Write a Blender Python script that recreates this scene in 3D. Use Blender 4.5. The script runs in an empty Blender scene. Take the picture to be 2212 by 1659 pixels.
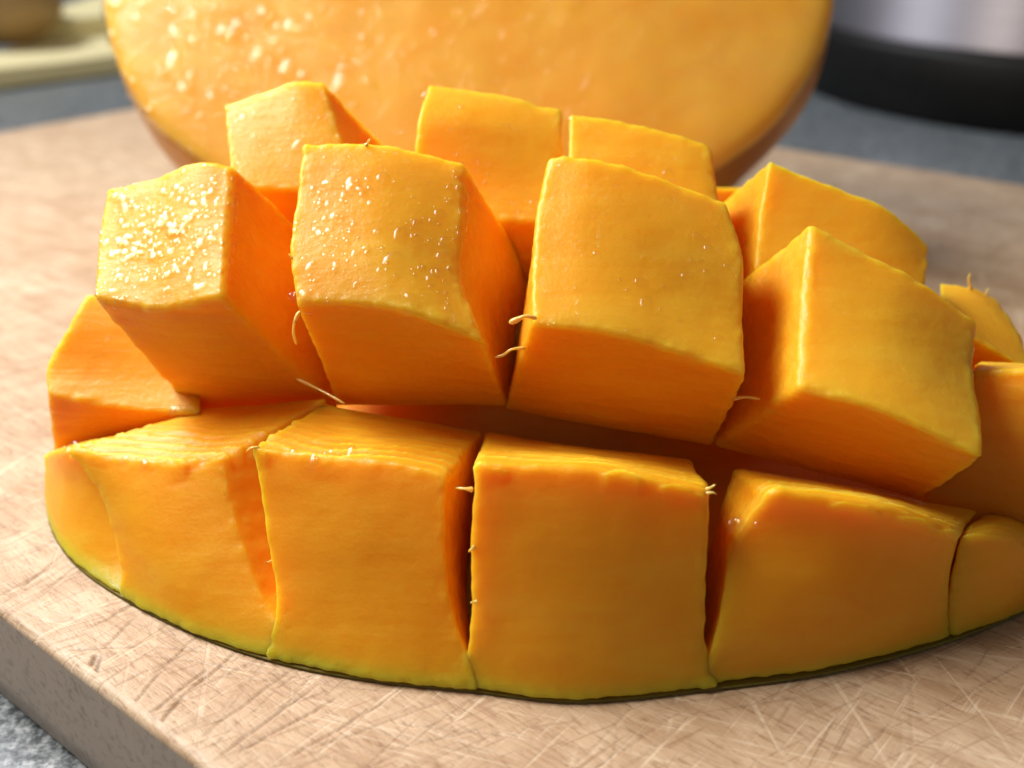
import bpy, bmesh, math, random
import numpy as np
from mathutils import Vector, Matrix

S = 0.01                      # everything below is written in centimetres
scn = bpy.context.scene
col = scn.collection
random.seed(7)

# ------------------------------------------------------------------ camera
CAM_H, PITCH, FPX, CX, CY = 7.0, math.radians(26.3), 2212.0, 1106.0, 829.5
cam = bpy.data.cameras.new('camera')
cam.lens = 36.0
cam.sensor_width = 36.0
cam.clip_start, cam.clip_end = 0.005, 50
cam.dof.use_dof = True
cam.dof.focus_distance = 0.104
cam.dof.aperture_fstop = 19
camo = bpy.data.objects.new('camera', cam)
camo.location = (0, 0, CAM_H * S)
camo.rotation_euler = (math.pi / 2 - PITCH, 0, 0)
col.objects.link(camo)
scn.camera = camo

# ------------------------------------------------------------------ room light and lamp
w = bpy.data.worlds.new("World")
scn.world = w
w.use_nodes = True
w.node_tree.nodes['Background'].inputs[0].default_value = (1.0, 0.93, 0.88, 1)
w.node_tree.nodes['Background'].inputs[1].default_value = 0.10


def lamp(name, loc, target, power, size, color):
    l = bpy.data.lights.new(name, 'AREA')
    l.shape = 'DISK'
    l.size = size * S
    l.energy = power
    l.color = color
    o = bpy.data.objects.new(name, l)
    o.location = Vector(loc) * S
    d = (Vector(target) - Vector(loc))
    o.rotation_euler = d.to_track_quat('-Z', 'Y').to_euler()
    col.objects.link(o)
    return o


lamp('kitchen_lamp', (-20, 14.5, 27), (-2, 12, 0), 1.3, 17.0, (1.0, 0.90, 0.80))
lamp('ceiling_lamp', (-62, 62, 80), (0, 30, 0), 9.5, 36.0, (0.94, 0.95, 1.0))

vs = scn.view_settings
vs.view_transform = 'Standard'
vs.look = 'None'
vs.exposure = 0.0
vs.gamma = 1.0
scn.cycles.use_denoising = True
scn.cycles.max_bounces = 10
scn.cycles.transparent_max_bounces = 32
scn.cycles.diffuse_bounces = 5
scn.cycles.glossy_bounces = 3
scn.cycles.sample_clamp_indirect = 6.0


# ------------------------------------------------------------------ seeing the photo's points in space
def ray(px, py):
    a, b = (px - CX) / FPX, (CY - py) / FPX
    cp, sp = math.cos(PITCH), math.sin(PITCH)
    return np.array([a, cp + b * sp, -sp + b * cp])


def P(px, py, y):
    d = ray(px, py)
    t = y / d[1]
    return np.array([0, 0, CAM_H]) + d * t


def G(px, py, z=0.1):
    d = ray(px, py)
    t = (z - CAM_H) / d[2]
    return np.array([0, 0, CAM_H]) + d * t


# ------------------------------------------------------------------ noise in numpy
_rng = np.random.default_rng(11)
_perm = np.concatenate([_rng.permutation(256)] * 3)
_grad = _rng.normal(size=(256, 3))
_grad /= np.linalg.norm(_grad, axis=1)[:, None]


def perlin(p):
    p = np.asarray(p, float)
    i = np.floor(p).astype(int)
    f = p - i
    u = f * f * f * (f * (f * 6 - 15) + 10)
    i &= 255
    out = 0
    for dx in (0, 1):
        for dy in (0, 1):
            for dz in (0, 1):
                h = _perm[_perm[_perm[(i[:, 0] + dx) & 255] + ((i[:, 1] + dy) & 255)] + ((i[:, 2] + dz) & 255)] & 255
                g = _grad[h]
                v = g[:, 0] * (f[:, 0] - dx) + g[:, 1] * (f[:, 1] - dy) + g[:, 2] * (f[:, 2] - dz)
                wx = u[:, 0] if dx else 1 - u[:, 0]
                wy = u[:, 1] if dy else 1 - u[:, 1]
                wz = u[:, 2] if dz else 1 - u[:, 2]
                out = out + v * wx * wy * wz
    return out


def fbm(p, octv=3):
    a, s, o = 1.0, 1.0, 0
    for k in range(octv):
        o = o + a * perlin(np.asarray(p) * s + 17.3 * k)
        a *= 0.5
        s *= 2.03
    return o


# ------------------------------------------------------------------ materials
def new_mat(name):
    m = bpy.data.materials.new(name)
    m.use_nodes = True
    nt = m.node_tree
    return m, nt, nt.nodes['Principled BSDF']


def N(nt, typ, **kw):
    n = nt.nodes.new(typ)
    for k, v in kw.items():
        if k.startswith('i_'):
            n.inputs[k[2:].replace('_', ' ')].default_value = v
        else:
            setattr(n, k, v)
    return n


def L(nt, a, b):
    nt.links.new(a, b)


def coords(nt, scale=(100, 100, 100), rot=(0, 0, 0)):
    t = N(nt, 'ShaderNodeTexCoord')
    m = N(nt, 'ShaderNodeMapping')
    m.inputs['Scale'].default_value = scale
    m.inputs['Rotation'].default_value = rot
    L(nt, t.outputs['Object'], m.inputs['Vector'])
    return m.outputs['Vector']


def noise(nt, vec, scale, detail=3, rough=0.5, dist=0.0):
    n = N(nt, 'ShaderNodeTexNoise')
    n.inputs['Scale'].default_value = scale
    n.inputs['Detail'].default_value = detail
    n.inputs['Roughness'].default_value = rough
    n.inputs['Distortion'].default_value = dist
    L(nt, vec, n.inputs['Vector'])
    return n.outputs['Fac']


def ramp(nt, fac, stops):
    r = N(nt, 'ShaderNodeValToRGB')
    e = r.color_ramp.elements
    e[0].position, e[0].color = stops[0][0], stops[0][1]
    e[1].position, e[1].color = stops[-1][0], stops[-1][1]
    for p, c in stops[1:-1]:
        x = e.new(p)
        x.color = c
    L(nt, fac, r.inputs['Fac'])
    return r.outputs['Color']


def g(v):
    return (v, v, v, 1)


def mixc(nt, fac, a, b, mode='MIX'):
    m = N(nt, 'ShaderNodeMix', data_type='RGBA', blend_type=mode)
    for s, v in ((m.inputs[0], fac), (m.inputs[6], a), (m.inputs[7], b)):
        if hasattr(v, 'is_linked'):
            L(nt, v, s)
        else:
            s.default_value = v
    return m.outputs[2]


def math_n(nt, op, a, b=0.0, clamp=False):
    m = N(nt, 'ShaderNodeMath', operation=op, use_clamp=clamp)
    for s, v in ((m.inputs[0], a), (m.inputs[1], b)):
        if hasattr(v, 'is_linked'):
            L(nt, v, s)
        else:
            s.default_value = v
    return m.outputs[0]


def bump(nt, h, strength, dist, normal=None):
    b = N(nt, 'ShaderNodeBump')
    b.inputs['Strength'].default_value = strength
    b.inputs['Distance'].default_value = dist
    L(nt, h, b.inputs['Height'])
    if normal is not None:
        L(nt, normal, b.inputs['Normal'])
    return b.outputs['Normal']


def flesh_material(name, wet, rim=True, deep=(0.91, 0.415, 0.013, 1), pale=(0.94, 0.50, 0.028, 1), beads=9.0):
    m, nt, b = new_mat(name)
    v = coords(nt)
    vs_ = coords(nt, (40, 220, 220))
    n1 = noise(nt, v, 0.9, 4, 0.55)
    n2 = noise(nt, vs_, 1.2, 3, 0.6)
    c = mixc(nt, ramp(nt, n1, [(0.30, g(0)), (0.75, g(1))]), deep, pale)
    c = mixc(nt, math_n(nt, 'MULTIPLY', ramp(nt, n2, [(0.48, g(0)), (0.72, g(1))]), 0.35), c, (0.97, 0.58, 0.05, 1))
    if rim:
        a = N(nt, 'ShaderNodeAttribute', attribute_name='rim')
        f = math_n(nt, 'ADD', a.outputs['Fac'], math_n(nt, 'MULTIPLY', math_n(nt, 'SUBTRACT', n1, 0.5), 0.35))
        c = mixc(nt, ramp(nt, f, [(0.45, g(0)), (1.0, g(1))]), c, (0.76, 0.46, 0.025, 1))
    L(nt, c, b.inputs['Base Color'])
    b.inputs['Subsurface Weight'].default_value = 1.0
    b.inputs['Subsurface Radius'].default_value = (1.0, 0.62, 0.16)
    b.inputs['Subsurface Scale'].default_value = 0.0055
    b.inputs['Specular IOR Level'].default_value = 0.28
    # wet surface: fine grain below, beads of juice in the film on top
    fine = noise(nt, v, 16.0, 3, 0.65)
    nb = bump(nt, fine, 0.25, 0.0003)
    nb = bump(nt, noise(nt, coords(nt, (60, 900, 900)), 1.0, 2, 0.6), 0.22, 0.0003, nb)
    nb = bump(nt, n2, 0.12, 0.0006, nb)
    L(nt, nb, b.inputs['Normal'])
    b.inputs['Roughness'].default_value = 0.42
    vo = N(nt, 'ShaderNodeTexVoronoi', feature='SMOOTH_F1')
    vo.inputs['Scale'].default_value = beads
    vo.inputs['Smoothness'].default_value = 0.35
    vo.inputs['Randomness'].default_value = 1.0
    L(nt, v, vo.inputs['Vector'])
    bead = ramp(nt, vo.outputs['Distance'], [(0.0, g(1)), (0.55, g(0))])
    msk = ramp(nt, noise(nt, v, 2.6, 2, 0.5), [(0.42, g(0.15)), (0.62, g(1))])
    hh = math_n(nt, 'MULTIPLY', bead, msk)
    cb = bump(nt, hh, 0.9, 0.0006)
    cb = bump(nt, fine, 0.35, 0.0006, cb)
    L(nt, cb, b.inputs['Coat Normal'])
    L(nt, ramp(nt, noise(nt, v, 1.7, 3, 0.6), [(0.35, g(wet * 0.35)), (0.65, g(wet))]), b.inputs['Coat Weight'])
    b.inputs['Coat Roughness'].default_value = 0.09
    b.inputs['Coat IOR'].default_value = 1.36
    return m


M_FLESH = flesh_material('mango_flesh', 0.16)
M_FRONT = flesh_material('front_flesh', 0.0, deep=(0.89, 0.355, 0.009, 1), pale=(0.92, 0.43, 0.018, 1))
M_WET = flesh_material('juicy_mango_flesh', 0.18, beads=8.0)
M_GROOVE_SHADE = flesh_material('mango_shaded_cut_wall', 0.12, deep=(0.88, 0.36, 0.009, 1), pale=(0.92, 0.44, 0.02, 1))  # cut walls: shade of the grooves put into the colour, redder and darker flesh
M_HALF = flesh_material('mango_half_flesh', 0.9, rim=False, deep=(0.94, 0.46, 0.05, 1), pale=(0.96, 0.56, 0.10, 1), beads=4.0)

m, nt, b = new_mat('mango_skin')
v = coords(nt)
c = mixc(nt, ramp(nt, noise(nt, v, 0.5, 4, 0.6), [(0.4, g(0)), (0.65, g(1))]), (0.42, 0.17, 0.025, 1), (0.58, 0.26, 0.03, 1))
c = mixc(nt, ramp(nt, noise(nt, v, 9, 2, 0.5), [(0.66, g(0)), (0.74, g(0.6))]), c, (0.60, 0.42, 0.14, 1))
L(nt, c, b.inputs['Base Color'])
b.inputs['Subsurface Weight'].default_value = 0.4
b.inputs['Subsurface Radius'].default_value = (1, 0.4, 0.1)
b.inputs['Subsurface Scale'].default_value = 0.002
b.inputs['Roughness'].default_value = 0.32
L(nt, bump(nt, noise(nt, v, 5, 3, 0.6), 0.25, 0.0008), b.inputs['Normal'])
M_SKIN = m

m, nt, b = new_mat('mango_skin_underside')
v = coords(nt)
c = mixc(nt, noise(nt, v, 2.0, 3, 0.6), (0.20, 0.15, 0.02, 1), (0.30, 0.26, 0.03, 1))
L(nt, c, b.inputs['Base Color'])
b.inputs['Roughness'].default_value = 0.45
M_RIND = m

m, nt, b = new_mat('mango_fibre')
b.inputs['Base Color'].default_value = (0.94, 0.55, 0.14, 1)
b.inputs['Subsurface Weight'].default_value = 1.0
b.inputs['Subsurface Radius'].default_value = (1, 0.6, 0.3)
b.inputs['Subsurface Scale'].default_value = 0.001
b.inputs['Roughness'].default_value = 0.25
b.inputs['Coat Weight'].default_value = 0.6
M_FIBRE = m

m, nt, b = new_mat('mango_juice')
nt.nodes.remove(b)
out = nt.nodes['Material Output']
tr = N(nt, 'ShaderNodeBsdfTransparent')
tr.inputs['Color'].default_value = (1.0, 0.97, 0.86, 1)
gl = N(nt, 'ShaderNodeBsdfGlossy')
gl.inputs['Roughness'].default_value = 0.24
fr = N(nt, 'ShaderNodeFresnel')
fr.inputs['IOR'].default_value = 1.55
L(nt, bump(nt, noise(nt, coords(nt), 9, 2), 0.15, 0.0003), gl.inputs['Normal'])
mx = N(nt, 'ShaderNodeMixShader')
geo = N(nt, 'ShaderNodeNewGeometry')
L(nt, math_n(nt, 'MULTIPLY', fr.outputs[0], math_n(nt, 'SUBTRACT', 1.0, geo.outputs['Backfacing'])), mx.inputs[0])
L(nt, tr.outputs[0], mx.inputs[1])
L(nt, gl.outputs[0], mx.inputs[2])
L(nt, mx.outputs[0], out.inputs['Surface'])
M_BEAD = m

# worn beech: pores, fine crossing scratches, dirt in the knife cuts
E1 = math.atan2(-0.615, 0.79)        # direction of the board's long side


def wood_material(name, light, mid, dark):
    m, nt, b = new_mat(name)
    rot = (0, 0, -E1)
    vg = coords(nt, (100, 100, 100), (0, 0, 0))
    mp = N(nt, 'ShaderNodeMapping')
    mp.inputs['Rotation'].default_value = (0, 0, -E1 + 0.16)
    L(nt, vg, mp.inputs['Vector'])
    vr = mp.outputs['Vector']

    def stretched(sx, sy, ang):
        q = N(nt, 'ShaderNodeMapping')
        q.inputs['Scale'].default_value = (sx, sy, 1)
        q.inputs['Rotation'].default_value = (0, 0, ang)
        q2 = N(nt, 'ShaderNodeMapping')
        L(nt, vg, q2.inputs['Vector'])
        q2.inputs['Rotation'].default_value = (0, 0, ang)
        q.inputs['Rotation'].default_value = (0, 0, 0)
        L(nt, q2.outputs['Vector'], q.inputs['Vector'])
        return q.outputs['Vector']
    big = noise(nt, stretched(0.09, 0.5, -E1), 1.0, 4, 0.6, 0.4)
    grain = noise(nt, stretched(0.9, 7.0, -E1), 1.0, 4, 0.65)
    blotch = noise(nt, vg, 1.4, 5, 0.65, 0.5)
    fleck = noise(nt, stretched(5.0, 26.0, -E1 + 0.1), 1.0, 3, 0.65)
    c = mixc(nt, ramp(nt, big, [(0.35, g(0)), (0.65, g(1))]), light, mid)
    c = mixc(nt, ramp(nt, blotch, [(0.42, g(0)), (0.75, g(0.75))]), c, dark)
    c = mixc(nt, ramp(nt, grain, [(0.42, g(0)), (0.72, g(0.7))]), c, dark)
    c = mixc(nt, ramp(nt, fleck, [(0.54, g(0)), (0.70, g(0.6))]), c, (dark[0] * 0.62, dark[1] * 0.55, dark[2] * 0.5, 1))
    hs = None
    for k, (ang, sx, sy, lo, hi, amt, pale) in enumerate([
            (-0.72, 0.22, 8.0, 0.64, 0.70, 0.55, 0), (-0.95, 0.35, 11.0, 0.65, 0.71, 0.45, 0),
            (0.55, 0.25, 9.0, 0.65, 0.71, 0.45, 0), (-1.25, 0.30, 7.0, 0.66, 0.72, 0.55, 1),
            (-0.2, 0.30, 12.0, 0.65, 0.72, 0.35, 0), (-1.75, 0.3, 8.0, 0.67, 0.72, 0.45, 1),
            (0.62, 0.8, 22.0, 0.58, 0.66, 0.4, 0), (-0.5, 0.9, 24.0, 0.58, 0.66, 0.4, 0), (-0.85, 0.7, 18.0, 0.60, 0.68, 0.5, 1), (0.3, 1.0, 20.0, 0.60, 0.68, 0.45, 1)]):
        s = ramp(nt, noise(nt, stretched(sx, sy, ang), 1.0, 2, 0.45), [(lo, g(0)), (hi, g(1))])
        # break the scratches up
        s = math_n(nt, 'MULTIPLY', s, ramp(nt, noise(nt, vg, 0.9 + 0.13 * k, 2, 0.5), [(0.42, g(0.1)), (0.58, g(1))]))
        tgt = (0.80, 0.66, 0.48, 1) if pale else (0.30, 0.17, 0.09, 1)
        c = mixc(nt, math_n(nt, 'MULTIPLY', s, amt), c, tgt)
        hs = s if hs is None else math_n(nt, 'ADD', hs, s)
    a = N(nt, 'ShaderNodeAttribute', attribute_name='cut')
    c = mixc(nt, math_n(nt, 'MULTIPLY', a.outputs['Fac'], 0.85), c, (0.15, 0.075, 0.04, 1))
    a2 = N(nt, 'ShaderNodeAttribute', attribute_name='pale')
    c = mixc(nt, a2.outputs['Fac'], c, (0.82, 0.70, 0.54, 1))
    L(nt, c, b.inputs['Base Color'])
    b.inputs['Roughness'].default_value = 0.5
    b.inputs['Specular IOR Level'].default_value = 0.4
    nb = bump(nt, grain, 0.18, 0.0003)
    nb = bump(nt, hs, 0.2, -0.0003, nb)
    nb = bump(nt, fleck, 0.3, -0.0003, nb)
    L(nt, nb, b.inputs['Normal'])
    return m


M_WOOD = wood_material('worn_beech', (0.70, 0.565, 0.40, 1), (0.61, 0.435, 0.275, 1), (0.41, 0.255, 0.14, 1))
m, nt, b = new_mat('beech_side')
v = coords(nt)
c = mixc(nt, noise(nt, v, 1.1, 4, 0.6), (0.56, 0.45, 0.36, 1), (0.70, 0.57, 0.46, 1))
c = mixc(nt, ramp(nt, noise(nt, v, 9, 3, 0.6), [(0.5, g(0)), (0.75, g(0.5))]), c, (0.2, 0.14, 0.1, 1))
L(nt, c, b.inputs['Base Color'])
b.inputs['Roughness'].default_value = 0.6
M_SIDE = m

m, nt, b = new_mat('speckled_stone')
v = coords(nt)
c = ramp(nt, noise(nt, v, 5.5, 4, 0.7), [(0.38, (0.020, 0.028, 0.032, 1)), (0.50, (0.095, 0.12, 0.128, 1)), (0.60, (0.26, 0.29, 0.305, 1)), (0.70, (0.57, 0.60, 0.62, 1))])
c2 = ramp(nt, noise(nt, v, 11, 2, 0.6), [(0.38, (0.03, 0.04, 0.05, 1)), (0.62, (0.34, 0.38, 0.41, 1))])
L(nt, mixc(nt, 0.4, c, c2), b.inputs['Base Color'])
b.inputs['Roughness'].default_value = 0.35
M_STONE = m

m, nt, b = new_mat('brushed_steel')
v = coords(nt, (20, 20, 900))
n1 = noise(nt, v, 1.0, 3, 0.6)
L(nt, ramp(nt, n1, [(0.2, (0.52, 0.50, 0.54, 1)), (0.8, (0.64, 0.61, 0.67, 1))]), b.inputs['Base Color'])
b.inputs['Metallic'].default_value = 1.0
b.inputs['Roughness'].default_value = 0.5
b.inputs['Anisotropic'].default_value = 0.85
b.inputs['Anisotropic Rotation'].default_value = 0.25
tg = N(nt, 'ShaderNodeTangent', direction_type='RADIAL', axis='Z')
L(nt, tg.outputs[0], b.inputs['Tangent'])
M_STEEL = m

m, nt, b = new_mat('black_plastic')
v = coords(nt)
L(nt, ramp(nt, noise(nt, v, 3, 2), [(0.3, g(0.004)), (0.7, g(0.008))]), b.inputs['Base Color'])
b.inputs['Roughness'].default_value = 0.5
b.inputs['Specular IOR Level'].default_value = 0.2
M_BLACK = m

m, nt, b = new_mat('pale_yellow_cloth')
v = coords(nt)
L(nt, mixc(nt, noise(nt, v, 0.5, 4, 0.6), (0.78, 0.68, 0.34, 1), (0.84, 0.76, 0.44, 1)), b.inputs['Base Color'])
b.inputs['Roughness'].default_value = 0.85
L(nt, bump(nt, noise(nt, v, 12, 2), 0.4, 0.001), b.inputs['Normal'])
M_CLOTH = m

m, nt, b = new_mat('tan_crust')
v = coords(nt)
L(nt, mixc(nt, noise(nt, v, 0.6, 4, 0.6), (0.36, 0.21, 0.07, 1), (0.50, 0.33, 0.13, 1)), b.inputs['Base Color'])
b.inputs['Roughness'].default_value = 0.55
L(nt, bump(nt, noise(nt, v, 3, 3), 0.4, 0.002), b.inputs['Normal'])
M_TAN = m


# ------------------------------------------------------------------ mesh helpers
def mesh_obj(name, verts, quads, mat, parent=None, smooth=True, attrs=None, origin=(0, 0, 0)):
    verts = np.asarray(verts, float) - np.asarray(origin, float)
    quads = np.asarray(quads, int)
    me = bpy.data.meshes.new(name)
    nv, nf, k = len(verts), len(quads), quads.shape[1]
    me.vertices.add(nv)
    me.vertices.foreach_set('co', (verts * S).ravel())
    me.loops.add(nf * k)
    me.loops.foreach_set('vertex_index', quads.ravel())
    me.polygons.add(nf)
    me.polygons.foreach_set('loop_start', np.arange(nf) * k)
    me.update(calc_edges=True)
    me.polygons.foreach_set('use_smooth', np.full(nf, smooth))
    for an, vals in (attrs or {}).items():
        at = me.attributes.new(an, 'FLOAT', 'POINT')
        at.data.foreach_set('value', np.asarray(vals, np.float32))
    for mm in (mat if isinstance(mat, (list, tuple)) else [mat]):
        me.materials.append(mm)
    me.validate()
    o = bpy.data.objects.new(name, me)
    col.objects.link(o)
    if parent is not None:
        o.parent = parent
    else:
        o.location = Vector(origin) * S
    return o


def vert_normals(verts, quads):
    a = verts[quads[:, 2]] - verts[quads[:, 0]]
    b_ = verts[quads[:, 3]] - verts[quads[:, 1]]
    fn = np.cross(a, b_)
    n = np.zeros_like(verts)
    for k in range(4):
        np.add.at(n, quads[:, k], fn)
    return n / (np.linalg.norm(n, axis=1)[:, None] + 1e-12)


_cube_cache = {}


def cube_grid(n):
    if n in _cube_cache:
        return _cube_cache[n]
    keys, quads = [], []
    r = np.arange(n)
    A, B = np.meshgrid(r, r, indexing='ij')
    A, B = A.ravel(), B.ravel()
    M = n + 1

    def key(axis, side, a, b_):
        t = [None] * 3
        t[axis] = np.full_like(a, n if side else 0)
        o = [x for x in range(3) if x != axis]
        t[o[0]], t[o[1]] = a, b_
        return (t[0] * M + t[1]) * M + t[2]
    allq = []
    for axis in range(3):
        for side in (0, 1):
            q = np.stack([key(axis, side, A, B), key(axis, side, A + 1, B), key(axis, side, A + 1, B + 1), key(axis, side, A, B + 1)], 1)
            flip = (side == 0) != (axis == 1)
            if flip:
                q = q[:, ::-1]
            allq.append(q)
    q = np.concatenate(allq)
    u, inv = np.unique(q.ravel(), return_inverse=True)
    q = inv.reshape(-1, 4)
    ijk = np.stack([u // (M * M), (u // M) % M, u % M], 1)
    _cube_cache[n] = (ijk, q)
    return _cube_cache[n]


def poly(pts, t):
    """smooth curve through 3D points, t in 0..1 by length"""
    p = np.asarray(pts, float)
    if len(p) == 2:
        return p[0] + (p[1] - p[0]) * t[:, None]
    d = np.concatenate([[0], np.cumsum(np.linalg.norm(np.diff(p, axis=0), axis=1))])
    d /= d[-1]
    m = np.zeros_like(p)
    for i in range(len(p)):
        if i == 0:
            m[i] = (p[1] - p[0]) / (d[1] - d[0])
        elif i == len(p) - 1:
            m[i] = (p[-1] - p[-2]) / (d[-1] - d[-2])
        else:
            m[i] = 0.5 * ((p[i + 1] - p[i]) / (d[i + 1] - d[i]) + (p[i] - p[i - 1]) / (d[i] - d[i - 1]))
    t = np.clip(t, 0, 1)
    k = np.clip(np.searchsorted(d, t, side='right') - 1, 0, len(p) - 2)
    h = (d[k + 1] - d[k])[:, None]
    s = ((t - d[k])[:, None]) / h
    return ((2 * s ** 3 - 3 * s ** 2 + 1) * p[k] + (s ** 3 - 2 * s ** 2 + s) * h * m[k]
            + (-2 * s ** 3 + 3 * s ** 2) * p[k + 1] + (s ** 3 - s ** 2) * h * m[k + 1])


def line3(pts, fn=None):
    """[(px,py,Y or None)...] -> 3D, missing Y interpolated"""
    ys = [q[2] for q in pts]
    idx = [i for i, y in enumerate(ys) if y is not None]
    full = np.interp(range(len(pts)), idx, [ys[i] for i in idx])
    return [P(q[0], q[1], y) for q, y in zip(pts, full)]


ORG = np.array([0.6, 12.0, 0.0])


BEADS_V, BEADS_Q = [], []


def add_bead(c, nrm, r, h, rg):
    nrm = nrm / np.linalg.norm(nrm)
    a = np.cross(nrm, [0.31, 0.52, 0.79]); a /= np.linalg.norm(a)
    b_ = np.cross(nrm, a)
    st = rg.uniform(0.8, 1.25) if rg.random() < 0.7 else rg.uniform(1.25, 1.7)
    tw = rg.uniform(0, math.pi)
    a, b_ = math.cos(tw) * a + math.sin(tw) * b_, -math.sin(tw) * a + math.cos(tw) * b_
    base = len(BEADS_V)
    R, SG = 5, 10
    for k in range(R + 1):
        ph = math.pi / 2 * k / R
        for i in range(SG):
            an = 2 * math.pi * i / SG
            rr = r * math.cos(ph) + 1e-4
            BEADS_V.append(c + rr * (st * math.cos(an) * a + math.sin(an) * b_) + nrm * (h * math.sin(ph) - 0.3 * h))
    for k in range(R):
        for i in range(SG):
            j = (i + 1) % SG
            BEADS_Q.append((base + k * SG + i, base + k * SG + j, base + (k + 1) * SG + j, base + (k + 1) * SG + i))


def scatter_beads(X, nrm, ok, count, edge, seed, clump=-0.12, r0=0.024, r1=0.095):
    rg = np.random.default_rng(int(seed * 10) + 3)
    idx = np.where(ok)[0]
    lo, hi = X[idx].min(0), X[idx].max(0)
    # even in space: pick a random point in the box, take the nearest vertex
    cl = fbm(X[idx] * 1.6 + 4, 2)
    done = 0
    tries = 0
    while done < count and tries < count * 9:
        tries += 1
        q_ = rg.uniform(lo, hi)
        j = np.argmin(((X[idx] - q_) ** 2).sum(1))
        if cl[j] + rg.normal() * 0.3 < clump:
            continue
        i = idx[j]
        r_ = r0 + (r1 - r0) * rg.random() ** 3
        if edge is not None and edge[i] > 0.05:
            r_ = min(r_, 0.035)
        add_bead(X[i], nrm[i] + rg.normal(size=3) * 0.06, r_, r_ * rg.uniform(0.35, 0.6), rg)
        done += 1


def make_block(name, near, far, left, right, base, parent, mats, r=0.042, n=76, ext=0.0, beads=0, clump=-0.12, flake=0.0, rough=1.0, bulge=0.02, ragged=1.0, rimfade=None, seed=0.0):
    """near/far/left/right: 3D border curves of the outer face; base: inner quad nl, nr, fr, fl.  mats: (outer face, walls)"""
    ijk, quads = cube_grid(n)
    t = np.sin(np.pi / 2 * (2 * ijk / n - 1))
    t = 0.55 * t + 0.45 * (2 * ijk / n - 1)
    inner = np.clip(t, -(1 - r), 1 - r)
    d = t - inner
    nd = np.linalg.norm(d, axis=1)[:, None]
    p = inner + r * d / np.maximum(nd, 1e-9)
    q = (p + 1) / 2
    u, v_, w_ = q[:, 0], q[:, 1], q[:, 2]
    cn, cf = poly(near, u), poly(far, u)
    cl, cr = poly(left, v_), poly(right, v_)
    c00, c10, c01, c11 = (np.asarray(x) for x in (near[0], near[-1], far[0], far[-1]))
    U, V = u[:, None], v_[:, None]
    top = (1 - V) * cn + V * cf + (1 - U) * cl + U * cr - ((1 - U) * (1 - V) * c00 + U * (1 - V) * c10 + (1 - U) * V * c01 + U * V * c11)
    bs = [np.asarray(x) for x in base]
    tc = [c00, c10, c11, c01]
    bs = [b_ + ext * (b_ - t_) for b_, t_ in zip(bs, tc)]
    bot = (1 - U) * (1 - V) * bs[0] + U * (1 - V) * bs[1] + U * V * bs[2] + (1 - U) * V * bs[3]
    W = w_[:, None]
    X = bot * (1 - W) + top * W
    # outer face slightly domed
    up = np.mean(top - bot, axis=0)
    up /= np.linalg.norm(up)
    X = X + up * (bulge * (16 * u * (1 - u) * v_ * (1 - v_) * w_))[:, None]
    nrm = vert_normals(X, quads)
    e = np.sort(np.abs(p), axis=1)
    edge = np.clip((e[:, 1] - 0.86) / 0.13, 0, 1)          # 1 along the edges
    s = X + seed
    disp = 0.035 * fbm(s * 0.5, 2) + 0.010 * fbm(s * 2.1, 3) * rough
    nick = np.clip(fbm(s * 1.3 + 9, 2) + 0.1, 0, 1)
    disp += (0.020 * fbm(s * 6.5, 3) + 0.09 * nick * fbm(s * 4.0 + 5, 3)) * edge * ragged * np.clip(w_ * 1.4, 0, 1)
    wall = 1 - np.clip((p[:, 2] - 0.9) / 0.08, 0, 1)
    # cut walls: torn fibres running lengthwise
    disp += wall * 0.017 * rough * fbm(np.stack([s[:, 0] * 0.7, s[:, 1] * 5.5, s[:, 2] * 6.5], 1), 3)
    if flake:
        far_ = np.clip((p[:, 1] - 0.8) / 0.15, 0, 1) * np.clip((w_ - 0.35) / 0.3, 0, 1)
        lev = (1 - w_) * 9 + 1.3 * fbm(np.stack([s[:, 0] * 0.9, s[:, 1] * 0.3, 0 * s[:, 2]], 1), 3)
        disp += far_ * flake * (lev - np.floor(lev)) ** 2
    X = X + nrm * disp[:, None]
    rim = np.zeros(len(X))
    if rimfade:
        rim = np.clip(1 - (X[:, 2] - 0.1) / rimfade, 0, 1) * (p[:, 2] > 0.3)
    o = mesh_obj(name, X - ORG, quads, list(mats), parent, attrs={'rim': rim})
    if beads:
        n2 = vert_normals(X, quads)
        scatter_beads(X, n2, (p[:, 2] > 0.985) | ((edge > 0.3) & (w_ > .9)), beads, edge, seed, clump)
    # outer face material index
    fw = w_[quads].mean(axis=1)
    fz = p[:, 2][quads].mean(axis=1)
    o.data.polygons.foreach_set('material_index', np.where(fz > 0.93, 0, 1).astype(np.int32))
    return o


# ------------------------------------------------------------------ setting: worktop
def structure(o):
    o['kind'] = 'structure'
    return o


BT = 1.6
structure(mesh_obj('worktop', [(-150, -40, -BT), (150, -40, -BT), (150, 220, -BT), (-150, 220, -BT)], [(0, 1, 2, 3)], M_STONE))

# ------------------------------------------------------------------ chopping board
e1 = np.array([math.cos(E1), math.sin(E1)])
e2 = np.array([-math.sin(E1), math.cos(E1)])
p0 = G(0, 1322, 0)[:2]
p1 = G(432, 1656, 0)[:2]
n0 = float(np.dot((p0 + p1) / 2, e2))
n1 = float(np.dot((G(1760, 330, 0)[:2] + G(2212, 400, 0)[:2]) / 2, e2))
s0 = float(np.dot((G(0, 280, 0)[:2] + G(330, 232, 0)[:2]) / 2, e1))
s1 = 9.0


def add_thing(name, label, cat, loc=(0, 0, 0), group=None):
    o = bpy.data.objects.new(name, None)
    o.empty_display_size = 0.01
    o.location = Vector(loc) * S
    col.objects.link(o)
    o['label'] = label
    o['category'] = cat
    if group:
        o['group'] = group
    return o


def tag(o, label, cat, group=None):
    o['label'] = label
    o['category'] = cat
    if group:
        o['group'] = group
    return o


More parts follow.
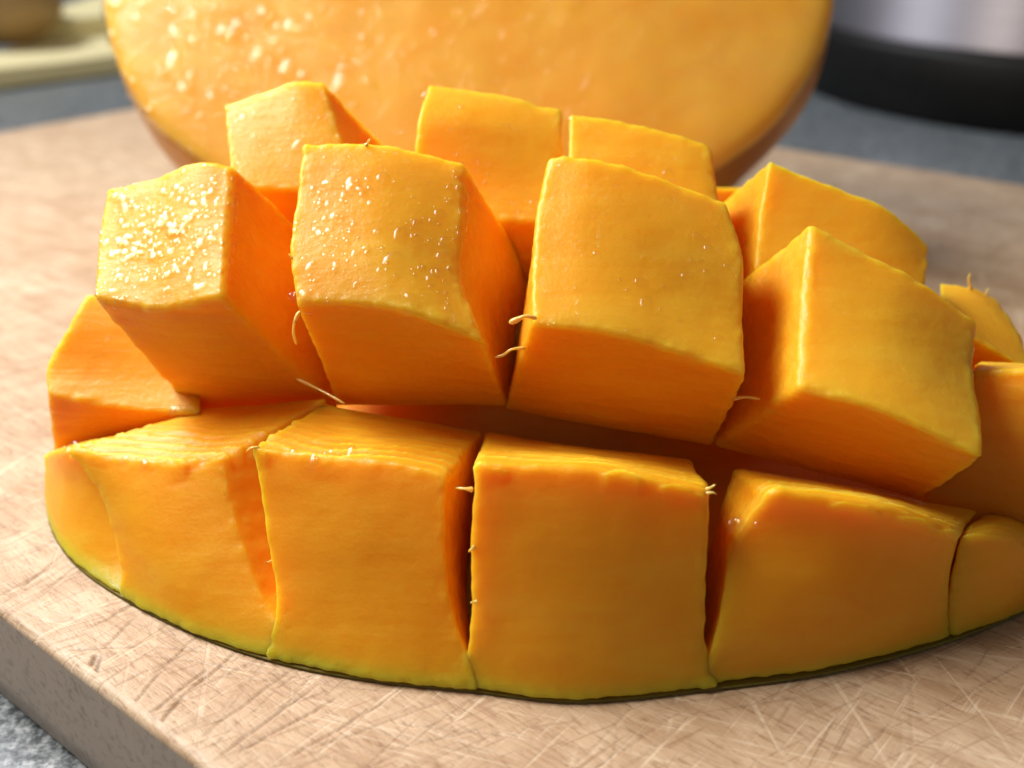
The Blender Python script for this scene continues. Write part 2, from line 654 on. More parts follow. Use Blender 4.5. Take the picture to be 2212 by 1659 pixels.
board = add_thing('chopping_board', 'worn light wooden chopping board scarred with knife cuts, on the speckled grey worktop', 'chopping board', (0, 0, -BT))
BO = np.array([0, 0, -BT])

# top: fine sheet near the camera with real knife cuts, coarse beyond
CH = 0.11      # rounded edge


def board_pt(s, n):
    return e1[0] * s + e2[0] * n, e1[1] * s + e2[1] * n


cuts = []       # (x0,y0,x1,y1,width,depth,dark)


def cut_px(a, b_, width, depth, dark):
    A, B = G(*a, 0), G(*b_, 0)
    cuts.append((A[0], A[1], B[0], B[1], width * 0.68, depth * 0.7, min(1.0, dark * 1.15)))


# cuts read from the photo (lower left), photo pixels
for a, b_, wd, dp, dk in [
        ((196, 1480), (222, 1410), .020, .03, .9), ((198, 1440), (208, 1412), .026, .04, 1.0), ((215, 1408), (300, 1330), .014, .02, .5),
        ((262, 1545), (360, 1440), .016, .02, .7), ((360, 1440), (430, 1370), .012, .015, .4),
        ((330, 1580), (400, 1500), .02, .03, .75), ((400, 1500), (520, 1400), .016, .025, .75), ((305, 1560), (470, 1425), .014, .02, .7),
        ((420, 1600), (640, 1440), .013, .02, .55), ((450, 1650), (700, 1470), .015, .02, .6),
        ((480, 1645), (760, 1490), .010, .02, .45), ((600, 1655), (860, 1500), .013, .02, .5),
        ((110, 1405), (330, 1395), .014, .015, .45), ((330, 1395), (470, 1415), .012, .015, .4),
        ((215, 1350), (330, 1275), .018, .02, .5), ((20, 1290), (150, 1190), .020, .02, .4), ((60, 1300), (200, 1200), .014, .02, .4),
        ((160, 1375), (330, 1285), .012, .015, .35), ((280, 1500), (420, 1385), .011, .015, .35),
        ((620, 1640), (1000, 1500), .011, .015, .35), ((760, 1640), (1100, 1560), .010, .012, .3),
        ((820, 1560), (1180, 1600), .009, .012, .3), ((700, 1560), (1150, 1650), .009, .012, .25)]:
    cut_px(a, b_, wd, dp, dk)
rc = random.Random(5)
for k in range(150):
    x, y = rc.uniform(-8, 7), rc.uniform(5.2, 10.5)
    fam = rc.random()
    ang = rc.gauss(0.75, 0.16) if fam < .5 else rc.gauss(-0.35, .2) if fam < .75 else rc.gauss(1.35, .2)
    ln = rc.uniform(.6, 3.2)
    wd = rc.uniform(.005, .010)
    cuts.append((x, y, x + ln * math.cos(ang), y + ln * math.sin(ang), wd, rc.uniform(.003, .008), rc.choice([.12, .2, .3, .45, -.25, -.4] if x > -2 else [.2, .3, .45, .55])))


def build_top():
    step = 0.02
    # fine region in board coordinates
    fs0, fs1 = -11.0, 3.6
    fn0, fn1 = n0 + CH, n0 + 6.2
    xs = np.arange(fs0, fs1 + 1e-6, step)
    ys = np.arange(fn0, fn1 + 1e-6, step)
    Sg, Ng = np.meshgrid(xs, ys, indexing='ij')
    X = e1[0] * Sg + e2[0] * Ng
    Y = e1[1] * Sg + e2[1] * Ng
    H = np.zeros_like(X)
    D = np.zeros_like(X)
    wob = (perlin(np.stack([X.ravel() * 3, Y.ravel() * 3, 0 * X.ravel()], 1)).reshape(X.shape)) * 0.035
    wob2 = (perlin(np.stack([X.ravel() * 14, Y.ravel() * 14, 3 + 0 * X.ravel()], 1)).reshape(X.shape))
    for (x0, y0, x1, y1, wd, dp, dk) in cuts:
        dx, dy = x1 - x0, y1 - y0
        ln = math.hypot(dx, dy)
        dx, dy = dx / ln, dy / ln
        # bounding box in board coordinates
        a0, a1 = x0 * e1[0] + y0 * e1[1], x1 * e1[0] + y1 * e1[1]
        b0, b1 = x0 * e2[0] + y0 * e2[1], x1 * e2[0] + y1 * e2[1]
        i0 = max(0, int((min(a0, a1) - .15 - fs0) / step)); i1 = min(len(xs), int((max(a0, a1) + .15 - fs0) / step) + 1)
        j0 = max(0, int((min(b0, b1) - .15 - fn0) / step)); j1 = min(len(ys), int((max(b0, b1) + .15 - fn0) / step) + 1)
        if i1 <= i0 or j1 <= j0:
            continue
        sl = (slice(i0, i1), slice(j0, j1))
        t = (X[sl] - x0) * dx + (Y[sl] - y0) * dy
        dist = np.abs((X[sl] - x0) * dy - (Y[sl] - y0) * dx + wob[sl])
        endf = np.clip(np.minimum(t, ln - t) / (0.25 * ln) + .15, 0, 1)
        ww = wd * (0.55 + 0.45 * endf) * 1.25 * (1 + 1.1 * wob2[sl])
        f = np.exp(-(dist / np.maximum(ww, 1e-3)) ** 2) * endf
        H[sl] -= dp * f
        D[sl] = np.where(np.abs(dk * f) > np.abs(D[sl]), dk * f, D[sl])
    H += 0.002 * fbm(np.stack([X.ravel() * 2.2, Y.ravel() * 2.2, 0 * X.ravel()], 1), 2).reshape(X.shape)
    # meet the flat rest of the top at the border
    bd = np.minimum.reduce([Sg - fs0, fs1 - Sg, fn1 - Ng]) / 0.3
    H *= np.clip(bd, 0, 1)
    a, b_ = X.shape
    idx = np.arange(a * b_).reshape(a, b_)
    q = np.stack([idx[:-1, :-1], idx[1:, :-1], idx[1:, 1:], idx[:-1, 1:]], -1).reshape(-1, 4)
    V = np.stack([X, Y, H], -1).reshape(-1, 3)
    attr = D.ravel()
    # coarse strips around it
    ext = []
    eq = []

    def rect(sa, sb, na, nb):
        base = a * b_ + len(ext)
        for s_, n_ in ((sa, na), (sb, na), (sb, nb), (sa, nb)):
            ext.append((*board_pt(s_, n_), 0.0))
        eq.append((base, base + 1, base + 2, base + 3))
    fs1b, fn1b = xs[-1], ys[-1]
    rect(s0 + CH, fs0, fn0, n1 - CH)
    rect(fs1b, s1 - CH, fn0, n1 - CH)
    rect(fs0, fs1b, fn1b, n1 - CH)
    V = np.concatenate([V, np.array(ext)])
    q = np.concatenate([q, np.array(eq)])
    attr = np.concatenate([attr, np.zeros(len(ext))])
    return V, q, attr


V, q, attr = build_top()
top = mesh_obj('board_top', V - BO, q, M_WOOD, board, attrs={'cut': np.clip(attr, 0, 1), 'pale': np.clip(-attr, 0, 1)})

# rounded edge and sides of the board as one band
prof = []
for k in range(7):
    a = k / 6 * math.pi / 2
    prof.append((CH * (1 - math.sin(a)), -CH * 0.8 * (1 - math.cos(a))))       # inset from the side, z
prof += [(0.0, -0.5), (0.0, -1.2), (0.03, -BT + 0.05), (0.10, -BT + 0.004)]


def band(profile, name, mat, seg=120):
    cs = []
    rad = 0.9
    ring = []
    cor = [(s1, n1), (s0, n1), (s0, n0), (s1, n0)]
    V, Q = [], []
    pts = []
    for i in range(4):
        A, B = cor[i], cor[(i + 1) % 4]
        for k in range(seg):
            t = k / seg
            pts.append((A[0] + (B[0] - A[0]) * t, A[1] + (B[1] - A[1]) * t))
    c = ((s0 + s1) / 2, (n0 + n1) / 2)
    hx, hy = abs(s1 - s0) / 2, abs(n1 - n0) / 2
    P_ = len(pts)
    for (ins, z) in profile:
        for (a, b_) in pts:
            x = c[0] + np.clip(a - c[0], -(hx - ins), hx - ins)
            y = c[1] + np.clip(b_ - c[1], -(hy - ins), hy - ins)
            X_, Y_ = board_pt(x, y)
            V.append((X_, Y_, z))
    V = np.array(V)
    k = np.clip(1 - (V[:, 2] < -0.3) * 1.0, 0, 1)
    V[:, 2] += 0.015 * fbm(np.stack([V[:, 0] * 1.7, V[:, 1] * 1.7, 0 * V[:, 0]], 1), 2) * k * (V[:, 2] < -0.001)
    for r_ in range(len(profile) - 1):
        for i in range(P_):
            j = (i + 1) % P_
            Q.append((r_ * P_ + i, (r_ + 1) * P_ + i, (r_ + 1) * P_ + j, r_ * P_ + j))
    return mesh_obj(name, V - BO, Q, mat, board, attrs={'cut': np.zeros(len(V))})


band(prof[:7], 'rounded_edge', M_WOOD)
band(prof[6:], 'board_side', M_SIDE)

# ------------------------------------------------------------------ hedgehog-cut mango cheek
mango = add_thing('cut_mango_cheek', 'hedgehog-cut mango cheek with juicy orange cubes fanned out at the front of the board', 'mango', ORG)

RIM = [(92, 1010, None), (103, 1130), (150, 1208), (262, 1290), (430, 1373), (610, 1432), (800, 1468), (1012, 1490), (1230, 1514), (1525, 1489), (1800, 1450), (2050, 1385), (2212, 1322), (2420, 1215)]


def rimz(px, py):
    return G(px, py, 0.055)


W2 = (M_FLESH, M_GROOVE_SHADE)
WA = (M_FRONT, M_GROOVE_SHADE)


def A_block(near_px, crest, left_mid, right_mid, base, **kw):
    near = [rimz(*q) for q in near_px]
    far = line3(crest)

    def side(mid, a, b_, pa, pb):
        out = [a]
        seq = [pa[:2]] + [m_[:2] for m_ in mid] + [pb[:2]]
        ds = np.cumsum([0] + [math.dist(seq[i], seq[i + 1]) for i in range(len(seq) - 1)])
        for i, m_ in enumerate(mid):
            px, py = m_[:2]
            t = ds[i + 1] / ds[-1]
            # depth by the height in the picture between the two ends
            out.append(P(px, py, a[1] + (b_[1] - a[1]) * t + (m_[2] if len(m_) > 2 else 0)))
        return out + [b_]
    left = side(left_mid, near[0], far[0], near_px[0], crest[0])
    right = side(right_mid, near[-1], far[-1], near_px[-1], crest[-1])
    bl, br = P(*base[0]), P(*base[1])
    nl = near[0] + np.array([0.15, 1.1, 0.0]); nr = near[-1] + np.array([-0.15, 1.1, 0.0])
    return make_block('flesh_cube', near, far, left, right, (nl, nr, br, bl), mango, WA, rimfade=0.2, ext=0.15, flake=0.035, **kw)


# front row, left to right
A_block([(93, 1080), (103, 1130), (150, 1208), (268, 1290), (345, 1322)], [(92, 985, 10.9), (150, 975, 10.15), (240, 985, 10.05)], [(91, 1030)], [(345, 1255, 0.12), (310, 1080, 0.15)],
        ((140, 965, 11.2), (380, 915, 10.7)), seed=1.0, r=0.09)
A_block([(258, 1288), (430, 1373), (640, 1438)], [(148, 972, 9.95), (330, 1000, 9.55), (478, 992, 9.35)], [(262, 1240), (214, 1060)], [(614, 1372), (568, 1300), (505, 1120)],
        ((400, 893, 10.75), (678, 878, 10.25)), seed=2.0, bulge=0.08)
A_block([(575, 1424), (800, 1468), (1035, 1493)], [(545, 965, 9.05), (700, 990, 8.85), (850, 1000, 8.7), (962, 1026, 8.55)], [(588, 1372), (598, 1320), (575, 1160)], [(1024, 1445), (990, 1370), (960, 1190)],
        ((678, 882, 10.2), (1035, 940, 9.85)), seed=3.0)
A_block([(985, 1488), (1230, 1514), (1552, 1486)], [(1030, 1000, 8.3), (1300, 1016, 8.2), (1532, 1058, 8.15)], [(1000, 1445), (1016, 1340), (1018, 1160)], [(1536, 1435), (1526, 1380), (1528, 1220)],
        ((1046, 940, 9.8), (1500, 1003, 9.4)), seed=4.0, r=0.06)
A_block([(1498, 1491), (1800, 1450), (2058, 1383)], [(1672, 1060, 8.22), (1900, 1092, 8.2), (2066, 1150, 8.35)], [(1522, 1435), (1545, 1370), (1566, 1250, 0.05), (1576, 1180, 0.12), (1618, 1118, 0.12)], [(2052, 1300)],
        ((1590, 1010, 9.25), (2112, 1108, 9.1)), seed=5.0, r=0.10)
A_block([(2046, 1386), (2212, 1322), (2420, 1215)], [(2070, 1160, 8.45), (2150, 1146, 8.5), (2230, 1180, 8.6), (2440, 1190, 9.4)], [(2050, 1300)], [(2430, 1205)],
        ((2130, 1105, 9.3), (2440, 1140, 10.0)), seed=6.0, r=0.12)


def B_block(near, far, left, right, base, mats=W2, **kw):
    nr3, fr3 = line3(near), line3(far)
    lf = line3([near[0]] + [(q[0], q[1], None) for q in left] + [far[0]])
    rt = line3([near[-1]] + [(q[0], q[1], None) for q in right] + [far[-1]])
    return make_block('flesh_cube', nr3, fr3, lf, rt, [P(*q) for q in base], mango, mats, ext=0.14, **kw)


# second row
B_block([(102, 850, 10.8), (250, 880, None), (432, 893, 10.6)], [(190, 632, 11.7), (420, 690, 11.6)], [(103, 790), (150, 700)], [(430, 800)],
        [(112, 968, 10.9), (440, 925, 10.9), (420, 820, 11.9), (170, 800, 12.3)], seed=7.0, r=0.08)
B_block([(200, 642, 10.3), (330, 668, None), (480, 640, 9.9)], [(228, 408, 11.6), (330, 382, None), (430, 345, None), (502, 356, 11.35)], [(208, 530)], [(492, 500)],
        [(395, 872, 10.9), (705, 862, 10.6), (722, 560, 12.05), (420, 700, 12.2)], mats=(M_WET, M_GROOVE_SHADE), seed=8.0, r=0.075, n=84, beads=520, clump=-0.5)
B_block([(640, 655, 9.6), (760, 655, None), (870, 668, None), (1045, 738, 9.35)], [(655, 310, 11.1), (820, 312, None), (1000, 350, 11.1)], [(624, 530), (640, 420)], [(992, 600), (1000, 470)],
        [(716, 857, 10.42), (1088, 864, 10.05), (1152, 590, 11.9), (715, 560, 12.0)], mats=(M_WET, M_GROOVE_SHADE), seed=9.0, r=0.05, n=84, beads=230)
B_block([(1150, 700, 9.3), (1300, 715, None), (1490, 768, None), (1612, 810, 9.0)], [(1186, 337, 11.0), (1280, 340, None), (1570, 434, 10.8)], [(1148, 580), (1160, 460)], [(1603, 690), (1603, 550)],
        [(1095, 866, 10.07), (1545, 949, 9.68), (1560, 640, 11.5), (1165, 600, 11.8)], seed=10.0, r=0.05, beads=28)
B_block([(1728, 838, 8.9), (1900, 885, None), (2130, 992, 8.35)], [(1752, 477, 10.6), (1850, 530, None), (1960, 585, None), (2110, 690, 10.1)], [(1736, 660)], [(2122, 900), (2105, 800)],
        [(1556, 953, 9.68), (2000, 1071, 9.08), (2060, 900, 10.8), (1585, 615, 11.3)], seed=11.0, r=0.08)
B_block([(2108, 800, 9.9), (2250, 800, None), (2420, 830, 9.3)], [(2112, 776, 10.8), (2440, 795, 10.6)], [], [],
        [(1990, 1085, 9.5), (2320, 1210, 8.9), (2400, 1000, 10.8), (2100, 950, 11.2)], seed=12.0, r=0.07)

# third row
B_block([(500, 400, 11.9), (775, 420, 11.8)], [(484, 226, 12.9), (560, 200, None), (640, 174, None), (697, 178, 12.9)], [], [],
        [(650, 600, 12.3), (830, 600, 12.2), (850, 330, 13.5), (600, 400, 13.6)], seed=13.0, beads=18)
B_block([(885, 470, 11.7), (1060, 470, None), (1218, 480, 11.5)], [(927, 182, 13.0), (1080, 206, None), (1210, 238, 12.8)], [(905, 250)], [],
        [(930, 700, 11.9), (1215, 700, 11.7), (1200, 420, 13.2), (930, 420, 13.3)], seed=14.0, beads=9)
B_block([(1228, 420, 11.6), (1400, 470, None), (1565, 520, 11.2)], [(1232, 246, 12.6), (1350, 264, None), (1450, 290, None), (1532, 318, 12.3)], [], [],
        [(1250, 700, 11.8), (1560, 720, 11.6), (1550, 450, 12.8), (1240, 420, 13.0)], seed=15.0, beads=6)
B_block([(1632, 640, 10.9), (1990, 770, 10.4)], [(1662, 346, 12.2), (1800, 400, None), (1920, 452, None), (2004, 528, 11.7)], [(1640, 500)], [],
        [(1560, 640, 11.6), (1900, 820, 11.0), (1960, 640, 12.4), (1570, 430, 13.0)], seed=16.0)
B_block([(2035, 690, 11.2), (2225, 800, 10.9)], [(2032, 612, 12.2), (2100, 622, None), (2150, 645, 12.1)], [], [(2200, 715)],
        [(2050, 840, 11.3), (2240, 860, 11.2), (2200, 760, 12.6), (2060, 760, 12.8)], seed=17.0)

# back rows, turned away from the camera
for k in range(4):
    x0_, x1_ = -3.6 + 1.95 * k, -3.6 + 1.95 * k + 1.75
    zc = 3.45 - 0.10 * (k - 1.5) ** 2
    A = lambda x, y, z: np.array([x, y, z])
    f0, f1 = A(x0_, 13.7, zc), A(x1_, 13.7, zc)
    b0, b1 = A(x0_ * .95, 15.2, zc - .95), A(x1_ * .95, 15.2, zc - .95)
    make_block('flesh_cube', [f0, f1], [b0, b1], [f0, b0], [f1, b1], [A(x0_, 13.2, 1.9), A(x1_ + .2, 13.2, 1.9), A(x1_ + .2, 14.4, 1.4), A(x0_, 14.4, 1.4)], mango, W2, n=24, seed=20.0 + k)

# flesh under the cubes: a dome turned inside out, down to the rind
rim3 = [P(92, 1010, 11.4)] + [rimz(q[0], q[1]) for q in RIM[1:]]
front = poly(rim3, np.linspace(0, 1, 90))
th0 = math.atan2(front[-1][1] - ORG[1], front[-1][0] - ORG[0])
th1 = math.atan2(front[0][1] - ORG[1], front[0][0] - ORG[0]) % (2 * math.pi)
back = []
for k in range(1, 60):
    t = k / 60
    a = th0 + (th1 - th0) * t
    ra = np.linalg.norm((front[-1] - ORG)[:2]) * (1 - t) + np.linalg.norm((front[0] - ORG)[:2]) * t
    # an oval back
    rr = ra * (1 - 0.26 * math.sin(math.pi * t))
    back.append((ORG[0] + rr * math.cos(a), ORG[1] + rr * math.sin(a), 0.055))
ring = np.concatenate([front, np.array(back)])
ring[:, 2] = 0.055


def dome(name, mat, prof_fn, rings, parent, off=0.0):
    V = []
    nR = len(ring)
    for k in range(rings + 1):
        rho = k / rings
        for p_ in ring:
            d = (p_ - ORG)[:2]
            x, y, z = prof_fn(d, rho)
            V.append((x, y, z))
    V = np.array(V)
    Q = []
    for k in range(rings):
        for i in range(nR):
            j = (i + 1) % nR
            Q.append((k * nR + i, (k + 1) * nR + i, (k + 1) * nR + j, k * nR + j))
    return V, np.array(Q)


def fl(d, rho):       # rho 0 = bottom centre .. up over the dome to the crown
    if rho < 0.25:    # underside
        t = rho / 0.25
        r_ = 0.6 + 0.32 * t
        return ORG[0] + d[0] * r_, ORG[1] + d[1] * r_, 0.16
    t = (rho - 0.25) / 0.75
    r_ = 0.92 * (1 - t)
    q_ = min(1, max(0, (0.44 - r_) / 0.22))
    z = 0.16 + 0.75 * (1 - (r_ / 0.92) ** 2) ** 0.9 + 1.45 * q_ * q_ * (3 - 2 * q_)
    return ORG[0] + d[0] * r_, ORG[1] + d[1] * r_, z


V, Q = dome('flesh_base', None, fl, 40, mango)
mesh_obj('flesh_base', V - ORG, Q, M_GROOVE_SHADE, mango, attrs={'rim': np.zeros(len(V))})


def sk(d, rho):
    # thin rind: from the inside out along the bottom, round the lip and back over its own top
    if rho < 0.5:
        t = rho / 0.5
        r_ = 0.70 + 0.293 * t
        return ORG[0] + d[0] * r_, ORG[1] + d[1] * r_, 0.010 + 0.01 * (1 - t)
    t = (rho - 0.5) / 0.5
    r_ = 0.998 - 0.25 * t ** 1.5
    return ORG[0] + d[0] * r_, ORG[1] + d[1] * r_, 0.022 + 0.03 * min(1, t * 3)


V, Q = dome('skin', None, sk, 24, mango)
mesh_obj('skin', V - ORG, Q, M_RIND, mango)


rgb_ = np.random.default_rng(4)
for cx_, cy_, yy, cnt, sp in [(385, 886, 10.52, 7, 14), (926, 205, 12.9, 4, 8), (1234, 258, 12.55, 3, 6), (150, 972, 9.95, 6, 22), (330, 1001, 9.52, 8, 50), (700, 992, 8.83, 8, 60), (1600, 1130, 8.2, 5, 30), (640, 640, 9.6, 6, 12)]:
    for _ in range(cnt):
        q_ = P(cx_ + rgb_.normal() * sp, cy_ + rgb_.normal() * sp * 0.2, yy)
        add_bead(q_, np.array([-0.25, -0.6, 0.75]) + rgb_.normal(size=3) * 0.1, rgb_.uniform(0.03, 0.07), 0.035, rgb_)
V = np.array(BEADS_V)
bo = mesh_obj('juice_beads', V - ORG, np.array(BEADS_Q), M_BEAD, mango)
bo['kind'] = 'stuff'


# fibres and torn threads along the edges
def tube(name, pts, r0, r1, mat, parent, origin, seg=8, n=14):
    t = np.linspace(0, 1, n)
    c = poly(pts, t)
    V, Q = [], []
    for i in range(n):
        d = c[min(i + 1, n - 1)] - c[max(i - 1, 0)]
        d /= np.linalg.norm(d)
        a = np.cross(d, [0.3, 0.2, 0.93]); a /= np.linalg.norm(a)
        b_ = np.cross(d, a)
        rr = r0 + (r1 - r0) * t[i]
        rr *= 1 + 0.18 * math.sin(9.1 * t[i] + 31 * r0)
        if i in (0, n - 1):
            rr *= 0.45
        for k in range(seg):
            an = 2 * math.pi * k / seg
            V.append(c[i] + rr * (math.cos(an) * a + math.sin(an) * b_))
    for i in range(n - 1):
        for k in range(seg):
            j = (k + 1) % seg
            Q.append((i * seg + k, i * seg + j, (i + 1) * seg + j, (i + 1) * seg + k))
    return mesh_obj(name, np.array(V) - origin, Q, mat, parent)


for pts, r0, r1 in [
        ([(1160, 688, 9.32), (1135, 683, 9.3), (1118, 690, 9.3), (1100, 698, 9.3)], .030, .045),
        ([(1135, 752, 9.55), (1105, 755, 9.5), (1085, 768, 9.5), (1068, 772, 9.5)], .030, .020),
        ([(648, 672, 9.6), (638, 690, 9.55), (634, 715, 9.55), (640, 744, 9.6)], .030, .022),
        ([(1580, 862, 9.3), (1610, 858, 9.25), (1642, 862, 9.25)], .035, .016),
        ([(640, 818, 10.25), (690, 842, 10.1), (745, 872, 9.9)], .028, .020),
        ([(1022, 1058, 8.32), (1006, 1056, 8.32), (984, 1054, 8.36)], .045, .008),
        ([(1526, 1058, 8.18), (1540, 1050, 8.15), (1546, 1046, 8.15)], .035, .008),
        ([(1526, 1066, 8.15), (1540, 1064, 8.12), (1548, 1068, 8.12)], .030, .008),
        ([(560, 970, 9.05), (546, 967, 9.02), (532, 975, 9.05)], .045, .010),
        ([(590, 1210, 8.75), (576, 1216, 8.72)], .030, .014),
        ([(1026, 1180, 8.0), (1012, 1192, 7.98)], .040, .010),
        ([(1030, 1300, 7.75), (1016, 1302, 7.72)], .035, .010),
        ([(640, 570, 10.0), (624, 548, 10.0)], .035, .008),
        ([(2098, 630, 12.1), (2093, 600, 12.1), (2096, 590, 12.1)], .045, .012),
        ([(2128, 640, 12.1), (2135, 622, 12.1)], .035, .010),
        ([(790, 316, 11.05), (800, 300, 11.05)], .04, .012)]:
    tube('fibre', [P(*q) for q in pts], r0 * 0.62, r1 * 0.62, M_FIBRE, mango, ORG)

# ------------------------------------------------------------------ the rest of the mango, standing on its side behind
half = add_thing('mango_half', 'large remaining piece of mango with a smooth orange cut face, standing behind the cubes', 'mango', (-0.8, 19.0, 0))
HO = np.array([-0.8, 19.0, 0.0])
# body: flattened ovoid leaning back; the cut plane faces the camera
hx, hz, hy = 6.76, 5.0, 3.2          # half length, half height, half thickness
tilt = math.radians(34)
HC = np.array([-0.97, 20.7, 4.75])
ax, az, ay = np.array([1, 0, 0]), np.array([0, math.sin(tilt), math.cos(tilt)]), np.array([0, -math.cos(tilt), math.sin(tilt)])
CUT = 0.30                          # the cut plane in units of half thickness
nu, nvv = 160, 100


def body_pt(a, el):
    # a around the outline, el from the back pole (-1) to the front (+1)
    rr = math.sqrt(max(0.0, 1 - el * el))
    ca, sa = math.cos(a), math.sin(a)
    kx = abs(ca) ** 0.92 * (1 if ca > 0 else -1)
    kz = abs(sa) ** 0.95 * (1 if sa > 0 else -1)
    wx = hx * (1.0 + 0.03 * ca)
    return HC + ax * (wx * rr * kx) + az * (hz * rr * kz) + ay * (hy * el)


V, Q = [], []
els = [-1 + (1 + CUT) * (1 - math.cos(math.pi / 2 * k / nvv)) if False else math.sin(-math.pi / 2 + (math.asin(CUT) + math.pi / 2) * k / nvv) for k in range(nvv + 1)]
for el in els:
    for i in range(nu):
        V.append(body_pt(2 * math.pi * i / nu, el))
for sc in (0.985, 0.95, 0.6, 0.01):       # closed across the cut
    for i in range(nu):
        V.append(HC + ay * (hy * CUT + 0.03) + (body_pt(2 * math.pi * i / nu, CUT) - HC - ay * hy * CUT) * sc)
for k in range(nvv + 4):
    for i in range(nu):
        j = (i + 1) % nu
        Q.append((k * nu + i, k * nu + j, (k + 1) * nu + j, (k + 1) * nu + i))
V = np.array(V)
nr = vert_normals(V, np.array(Q))
V = V + nr * (0.10 * fbm(V * 0.35, 3))[:, None]
mesh_obj('skin', V - HO, Q, M_SKIN, half)
# flesh: rounded slab filling the cut, slightly proud of the skin edge, gently domed
V, Q = [], []
steps = [(-0.35, 0.99), (-0.15, 1.025), (0.0, 1.035), (0.12, 1.028), (0.19, 1.012), (0.225, 0.985)] + [(0.235 + 0.26 * (1 - ((1 - t) ** 2)) * 0.5, 0.97 * (1 - t) + 0.001) for t in np.linspace(0.02, 1, 60)]
ring_c = [body_pt(2 * math.pi * i / nu, CUT) for i in range(nu)]
cen = HC + ay * (hy * CUT)
for off, sc in [(-0.5, 0.9)] + steps:
    for p_ in ring_c:
        V.append(cen + (p_ - cen) * sc + ay * (off - 0.04) + az * 0.28 * min(1, max(0, (off + 0.5) / 0.4)))
for k in range(len(steps)):
    for i in range(nu):
        j = (i + 1) % nu
        Q.append((k * nu + i, k * nu + j, (k + 1) * nu + j, (k + 1) * nu + i))
V = np.array(V)
nr = vert_normals(V, np.array(Q))
V = V + nr * (0.07 * fbm(V * 0.45, 2) + 0.016 * fbm(V * 2.2, 3))[:, None]
mesh_obj('cut_face', V - HO, Q, M_HALF, half)
nr = vert_normals(V, np.array(Q))
nb0, qb0 = len(BEADS_V), len(BEADS_Q)
scatter_beads(V, nr, (V[:, 0] < -2.6 + 0.8 * fbm(V * 0.8, 2)) & ((V - cen) @ ay > 0.0), 330, None, 40.0, -0.05, 0.05, 0.26)
V, Q = np.array(BEADS_V[nb0:]), np.array(BEADS_Q[qb0:]) - nb0
bo = mesh_obj('juice_beads', V - HO, Q, M_BEAD, half)
bo['kind'] = 'stuff'


# ------------------------------------------------------------------ steel appliance, upper right
pc = np.array([25.3, 48.0])
pot = add_thing('steel_pot', 'brushed steel pot with a thick black base, upper right behind the board', 'pot', (pc[0], pc[1], -BT))


def lathe(name, prof, mat, parent, seg=128):
    V, Q = [], []
    for r_, z in prof:
        for i in range(seg):
            a = 2 * math.pi * i / seg
            V.append((r_ * math.cos(a), r_ * math.sin(a), z))
    for k in range(len(prof) - 1):
        for i in range(seg):
            j = (i + 1) % seg
            Q.append((k * seg + i, k * seg + j, (k + 1) * seg + j, (k + 1) * seg + i))
    return mesh_obj(name, V, Q, mat, parent)


lathe('black_base', [(0.01, 0.01), (11.8, 0.01), (12.0, 0.15), (12.05, 2.5), (11.9, 2.8), (11.6, 2.85), (0.01, 2.85)], M_BLACK, pot)
lathe('steel_body', [(11.55, 2.80), (11.6, 3.0), (11.6, 14.5), (11.75, 14.8), (11.6, 15.0), (11.3, 14.9), (11.2, 14.0), (11.2, 3.1), (0.01, 3.1)], M_STEEL, pot)
lathe('lid', [(11.7, 15.02), (11.2, 15.4), (7.0, 16.6), (1.2, 17.2), (0.01, 17.2)], M_STEEL, pot)
lathe('lid_knob', [(1.0, 17.15), (0.9, 17.9), (1.9, 18.3), (1.9, 18.9), (0.01, 19.1)], M_BLACK, pot, 48)


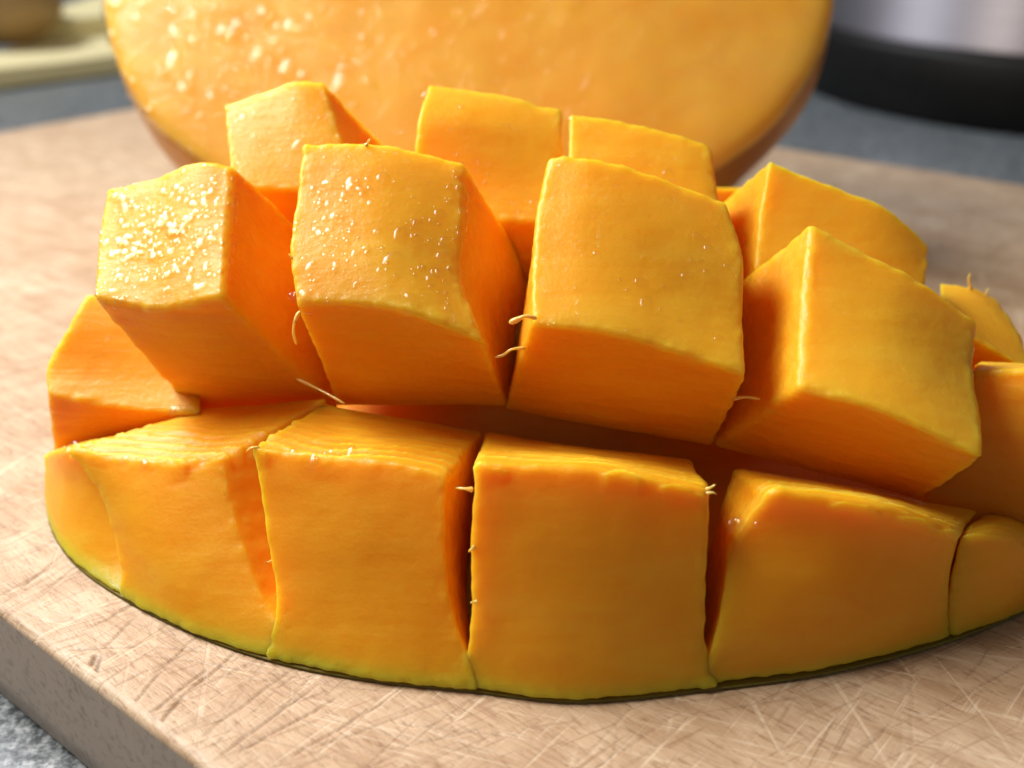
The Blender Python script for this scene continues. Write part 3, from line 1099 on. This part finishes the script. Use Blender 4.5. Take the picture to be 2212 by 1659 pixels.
# ------------------------------------------------------------------ pale cloth and round lump, upper left
def slab(name, corners, z0, z1, mat, parent=None, origin=(0, 0, 0), r=0.35, n=24, amp=0.12, seed=0):
    ijk, quads = cube_grid(n)
    t = np.sin(np.pi / 2 * (2 * ijk / n - 1))
    inner = np.clip(t, -(1 - np.array([0.04, 0.06, r])), 1 - np.array([0.04, 0.06, r]))
    d = (t - inner) / np.array([0.04, 0.06, r])
    nd = np.linalg.norm(d, axis=1)[:, None]
    p = inner + np.array([0.04, 0.06, r]) * d / np.maximum(nd, 1)
    q = (p + 1) / 2
    c = [np.array(x) for x in corners]
    U, V_ = q[:, :1], q[:, 1:2]
    xy = (1 - U) * (1 - V_) * c[0] + U * (1 - V_) * c[1] + U * V_ * c[2] + (1 - U) * V_ * c[3]
    z = z0 + (z1 - z0) * q[:, 2]
    X = np.concatenate([xy, z[:, None]], 1)
    nr = vert_normals(X, quads)
    X = X + nr * (amp * fbm(X * 0.25 + seed, 3))[:, None] * np.clip(q[:, 2:] * 3, 0, 1)
    return mesh_obj(name, X - np.array(origin), quads, mat, parent)


c0 = G(-120, 212, -BT)[:2]
c1 = G(330, 152, -BT)[:2]
co = np.array([c0[0] + 6, c0[1] + 5, -BT])
cloth = add_thing('folded_cloth', 'pale yellow folded cloth lying on the worktop, upper left corner behind the board', 'cloth', co)
away = np.array([-0.05, 1.0])
slab('lower_fold', [c0, c1, c1 + away * 15, c0 + away * 15], -BT + 0.01, -BT + 1.0, M_CLOTH, cloth, co)
slab('upper_fold', [c0 + away * 8, c1 + away * 8.5, c1 + away * 21, c0 + away * 21], -BT + 0.85, -BT + 2.1, M_CLOTH, cloth, co, seed=5)

lc = P(40, 100, 54)
lc = np.array([lc[0] - 1.0, 54.5, -BT + 0.95 + 2.1])
V, Q = [], []
for k in range(49):
    th = math.pi * k / 48
    for i in range(64):
        a = 2 * math.pi * i / 64
        V.append((3.3 * math.sin(th) * math.cos(a), 2.8 * math.sin(th) * math.sin(a), -2.1 * math.cos(th)))
for k in range(48):
    for i in range(64):
        j = (i + 1) % 64
        Q.append((k * 64 + i, k * 64 + j, (k + 1) * 64 + j, (k + 1) * 64 + i))
V = np.array(V)
V = V * (1 + 0.06 * fbm(V * 0.4, 2))[:, None] + lc
tag(mesh_obj('round_fruit', V, Q, M_TAN, None, origin=(lc[0], lc[1], lc[2] - 2.1)), 'round tan fruit with shaded brown front on the pale yellow cloth, upper left corner', 'fruit')
